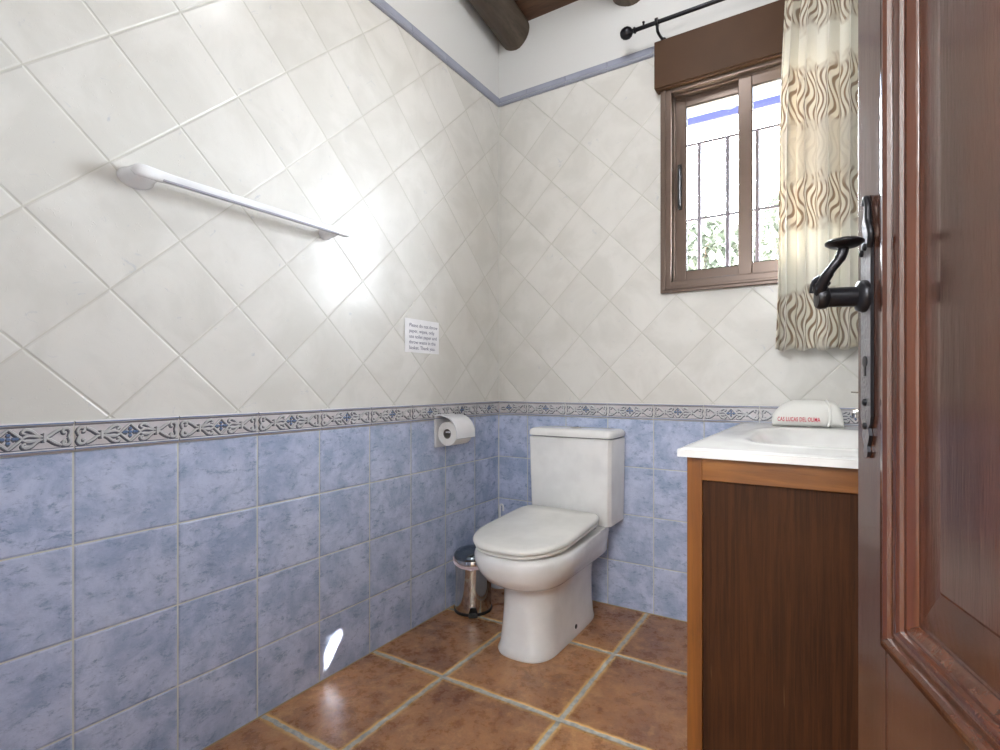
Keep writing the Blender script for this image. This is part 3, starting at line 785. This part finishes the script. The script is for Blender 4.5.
tw = thing('hand_towel', 'rolled white towel with red embroidered letters at the back of the washbasin', 'towel', (1.418, -.10, .8517), R(3))
b = bmesh.new()
def tring(x, hy, hz, n=36, e=2.9, sh=0.):
    out = []
    for i in range(n):
        a = 2 * PI * i / n; c, s = math.cos(a), math.sin(a)
        yy = hy * math.copysign(abs(c) ** (2 / e), c); z0 = s
        zz = hz * (.5 + .5 * math.copysign(abs(s) ** (2 / e), s))
        yy *= 1 - .18 * (zz / max(hz, 1e-4))
        out.append((x + sh * zz, yy, zz + .0015 * math.sin(i * 1.7 + x * 60)))
    return out
prof = [(-.118, .018, .020), (-.116, .034, .034), (-.108, .046, .045), (-.092, .054, .060), (-.070, .058, .074), (-.045, .060, .080), (0, .061, .081), (.035, .060, .080), (.052, .058, .078), (.064, .052, .072), (.068, .044, .062)]
loft(b, [tring(x, hy, hz) for x, hy, hz in prof]); ob('roll', b, M['towel'], tw, smooth=80)
b = bmesh.new()
prof = [(.030, .050, .072), (.058, .053, .078), (.078, .053, .076), (.092, .051, .068), (.102, .047, .052), (.108, .042, .030), (.110, .036, .012)]
loft(b, [tring(x, hy, hz, e=2.6) for x, hy, hz in prof]); ob('folded_end', b, M['towel'], tw, smooth=80)
b = bmesh.new(); tube(b, catmull([(.06, -.055, .004), (.069, -.052, .03), (.066, -.044, .062), (.058, -.02, .078), (.06, .02, .077)], 5), .004, 8); ob('fold_hem', b, M['towel'], tw, smooth=60)
t = text_obj('embroidery', "CAS LUCAS DEL OLIMA", .0175, M['red'], tw, .0006, spacing=1.06, bold=.0002)
t.rotation_euler = (R(82), 0, 0); t.location = (-.098, -.0645, .018); t.scale = (.70, 1, 1); tw.scale = (1, 1, 1.17); tag(t, 'red embroidered letters')

# ------------------------------------------------------------------ the open wooden door in the foreground
dr = thing('door_1', None, None, (1.525, -1.478, .006), math.atan2(-.9558, .2939)); tag(dr, 'varnished dark wooden panel door standing open at the right', kind='structure')
DW, DHT, TH = .715, 2.04, .036
ST = .080; RAILS = [(0.0, .20), (.600, .7305), (1.92, DHT)]
b = bmesh.new(); box(b, 0, ST, 0, TH, 0, DHT); box(b, DW - ST, DW, 0, TH, 0, DHT); ob('stile', b, M['door_wood'], dr, bevel=.004)
b = bmesh.new()
for z0, z1 in RAILS: box(b, ST, DW - ST, 0, TH, z0, z1)
ob('rail', b, M['door_wood'], dr, bevel=.001)
MW = .036
for z0, z1 in ((.20, .600), (.7305, 1.92)):
    b = bmesh.new()
    P2 = [(-.004, .0), (-.004, -.004), (.001, -.0065), (.007, -.0068), (.010, -.004), (.011, -.0005), (.015, -.0015), (.020, -.001), (.024, .0015), (.025, .005), (.029, .0055), (.034, .0095), (.036, .013), (.036, .018), (-.004, .018)]
    rings = []
    for sx, sz in ((0, 0), (1, 0), (1, 1), (0, 1), (0, 0)):
        rings.append([((ST + w) if not sx else (DW - ST - w), y, (z0 + w) if not sz else (z1 - w)) for w, y in P2])
    loft(b, rings, cap=False); ob('moulding', b, M['mould_wood'], dr, smooth=28)
    b = bmesh.new(); a0, a1, c0, c1 = ST + .03, DW - ST - .03, z0 + .03, z1 - .03
    rr = lambda g, y: [(a0 + g, y, c0 + g), (a1 - g, y, c0 + g), (a1 - g, y, c1 - g), (a0 + g, y, c1 - g)]
    loft(b, [rr(0, .025), rr(0, .0130), rr(.010, .0128), rr(.055, .0075), rr(.058, .0060), rr(.06, .0060)])
    ob('panel', b, M['door_wood'], dr, bevel=.001)
# long iron handle plate
PC = .036
hp = None
b = bmesh.new(); zc0, zc1 = .955, 1.168
out = []
half = [(0.0, .915), (.004, .917), (.006, .923), (.004, .929), (.007, .934), (.010, .942), (.007, .950), (.0115, .955), (.014, .964), (.0135, .99), (.0135, 1.14), (.014, 1.160), (.0115, 1.168), (.007, 1.173), (.0095, 1.182), (.0098, 1.190), (.006, 1.199), (.0045, 1.205), (.006, 1.211), (.004, 1.217), (0, 1.220)]
outl = [(PC + w, z) for w, z in half] + [(PC - w, z) for w, z in half[-2:0:-1]]
outl = [(x, .9196 + (z - .915) * .949 - .006) for x, z in outl]
vs0 = [(x, -.0005, z) for x, z in outl]; vs1 = [(x, -.0040, z) for x, z in outl]
loft(b, [vs0, vs1]); 
for f in b.faces:
    if all(abs(v.co.y + .0040) < 1e-6 for v in f.verts): f.material_index = 1
hpl = ob('handle_plate', b, [M['iron'], M['hammered']], dr); tag(hpl, 'hammered black iron plate')
b = bmesh.new()
tube(b, catmull([(PC + .013, -.0045, 1.143), (PC + .019, -.0055, 1.157), (PC + .013, -.006, 1.172), (PC + .0125, -.006, 1.186), (PC + .006, -.0055, 1.198), (PC + .000, -.005, 1.192)], 5), .0034, 8)
ob('scroll', b, M['iron'], hpl, smooth=60)
for dz, dx in ((1.146, 0), (.949, 0), (1.141, -.009), (.975, 0)):
    b = bmesh.new(); lathe(b, [(.0042, -.0038), (.0038, -.0062), (.0015, -.0072)], (PC + dx, 0, dz), 'Y', 12); ob('screw', b, M['iron'], hpl, smooth=50)
b = bmesh.new(); lathe(b, [(.006, -.0035), (.006, -.0052), (.003, -.0054)], (PC, 0, 1.02), 'Y', 14); box(b, PC - .002, PC + .002, -.0052, -.0038, 1.004, 1.02); ob('keyhole', b, M['black'], hpl)
HZ = 1.092
b = bmesh.new(); lathe(b, [(.0175, -.004), (.0180, -.007), (.0165, -.011), (.0125, -.013), (.0110, -.014), (.0108, -.042), (.0125, -.0435), (.0130, -.0505), (.0110, -.0535), (.004, -.0540)], (PC, 0, HZ), 'Y', 30)
lev = ob('lever', b, M['iron'], hpl, smooth=45)
b = bmesh.new(); tube(b, catmull([(PC + .002, -.050, HZ + .006), (PC + .012, -.051, HZ + .013), (PC + .021, -.046, HZ + .025), (PC + .024, -.037, HZ + .038), (PC + .022, -.032, HZ + .052)], 6), [.0068] * 6 + [.0056] * 6 + [.0048] * 6 + [.0055] * 7, 14)
tube(b, catmull([(PC - .004, -.056, HZ + .006), (PC - .001, -.055, HZ + .016), (PC + .006, -.050, HZ + .019), (PC + .010, -.046, HZ + .012)], 5), [.0042] * 6 + [.005] * 10, 10)
lathe(b, [(.004, HZ + .048), (.014, HZ + .0505), (.0185, HZ + .0535), (.0188, HZ + .0555), (.016, HZ + .0575), (.004, HZ + .0585)], (PC + .022, -.032, 0), 'Z', 30)
ob('thumb_grip', b, M['iron'], lev, smooth=45)
for z in (.25, 1.05, 1.8):
    b = bmesh.new(); tube(b, [(DW + .004, .002, z - .04), (DW + .004, .002, z + .04)], .006, 12); ob('hinge', b, M['iron'], dr, smooth=40)

# ------------------------------------------------------------------ ceiling lamp (above the frame)
lp = thing('ceiling_lamp', 'round glowing ceiling lamp hanging from the boards', 'lamp', (.95, -.95, 2.80))
b = bmesh.new(); bmesh.ops.create_uvsphere(b, u_segments=24, v_segments=14, radius=.14); ob('globe', b, M['lamp'], lp, smooth=60)
b = bmesh.new(); tube(b, [(0, 0, .136), (0, 0, ceil_z(-.95) - 2.80 - .001)], .008, 10); lathe(b, [(.04, .17), (.04, .20)], (0, 0, -.002), 'Z', 20); ob('stem', b, M['iron'], lp, smooth=40)
hl_d = D.lights.new('hall_fill_light', 'POINT'); hl_d.energy = 75; hl_d.shadow_soft_size = .3; hl_d.color = (.98, .985, 1)  # added fill light behind the camera, brightens the lower part of the room
hl = D.objects.new('hall_fill_light', hl_d); COL.objects.link(hl); hl.location = (1.25, FY - 1.0, 2.0)

# ------------------------------------------------------------------ outside: ground, eave with a step added for the sun, trees
b = bmesh.new(); box(b, -14, 14, BT, 26, -.4, -.3); tag(ob('ground', b, M['ground']), kind='structure')
b = bmesh.new()
box(b, -3, 2.33, BT, .875, 2.575, 2.66); box(b, 2.33, 5, BT, .60, 2.575, 2.66)  # shorter right part is out of view, shaped to pass a sliver of sun
ev = ob('roof_eave', b, M['eave']); tag(ev, 'pale roof eave with blue edge board outside above the window', 'eave')
b = bmesh.new(); box(b, -3, 2.33, .875, .90, 2.532, 2.67); eb = ob('edge_board', b, M['shutter_edge'], ev); tag(eb, 'blue edge board')
def tree(x, y, h, r, label, seed, nleaf=900):
    rnd = random.Random(seed); t_ = thing('olive_tree', label, 'tree', (x, y, -.3), 0, 'olive trees outside the window')
    b = bmesh.new()
    tube(b, catmull([(0, 0, 0), (.08, .03, h * .3), (-.05, 0, h * .6), (0, .02, h * .85)], 5), [.13 - .006 * i for i in range(16)], 10)
    for k in range(6):
        a = k * 1.05 + rnd.random(); e = (math.cos(a) * r * .7, math.sin(a) * r * .7, h * .62 + rnd.random() * r * .8)
        tube(b, catmull([(0, 0, h * .4), (e[0] * .5, e[1] * .5, h * .55), e], 4), [.05, .045, .04, .035, .03, .025, .02, .015, .01], 7)
    ob('trunk', b, M['bark'], t_, smooth=50)
    b = bmesh.new()
    for i in range(nleaf):
        while True:
            p = Vector((rnd.uniform(-1, 1), rnd.uniform(-1, 1), rnd.uniform(-1, 1)))
            if .25 < p.length < 1: break
        if noise.noise(p * 2.3 + Vector((seed, 0, 0))) < -.12: continue
        p = Vector((p.x * r, p.y * r, p.z * r * .85 + h * .72)); L = .17 + .10 * rnd.random()
        q = Matrix.Rotation(rnd.uniform(0, 6.28), 3, 'Z') @ Matrix.Rotation(rnd.uniform(-1.2, 1.2), 3, 'X')
        pts = [q @ Vector(v) * L for v in ((-.26, 0, 0), (0, -.5, .02), (.26, 0, 0), (0, .6, 0))]
        b.faces.new([b.verts.new(p + v) for v in pts])
    ob('foliage', b, M['leaf'], t_)
tree(-.65, 8.0, 4.75, 1.25, 'olive tree seen through the lower left window pane', 3, 5200)
tree(1.15, 11.5, 7.0, 1.5, 'olive tree seen through the right window pane', 5, 5200)
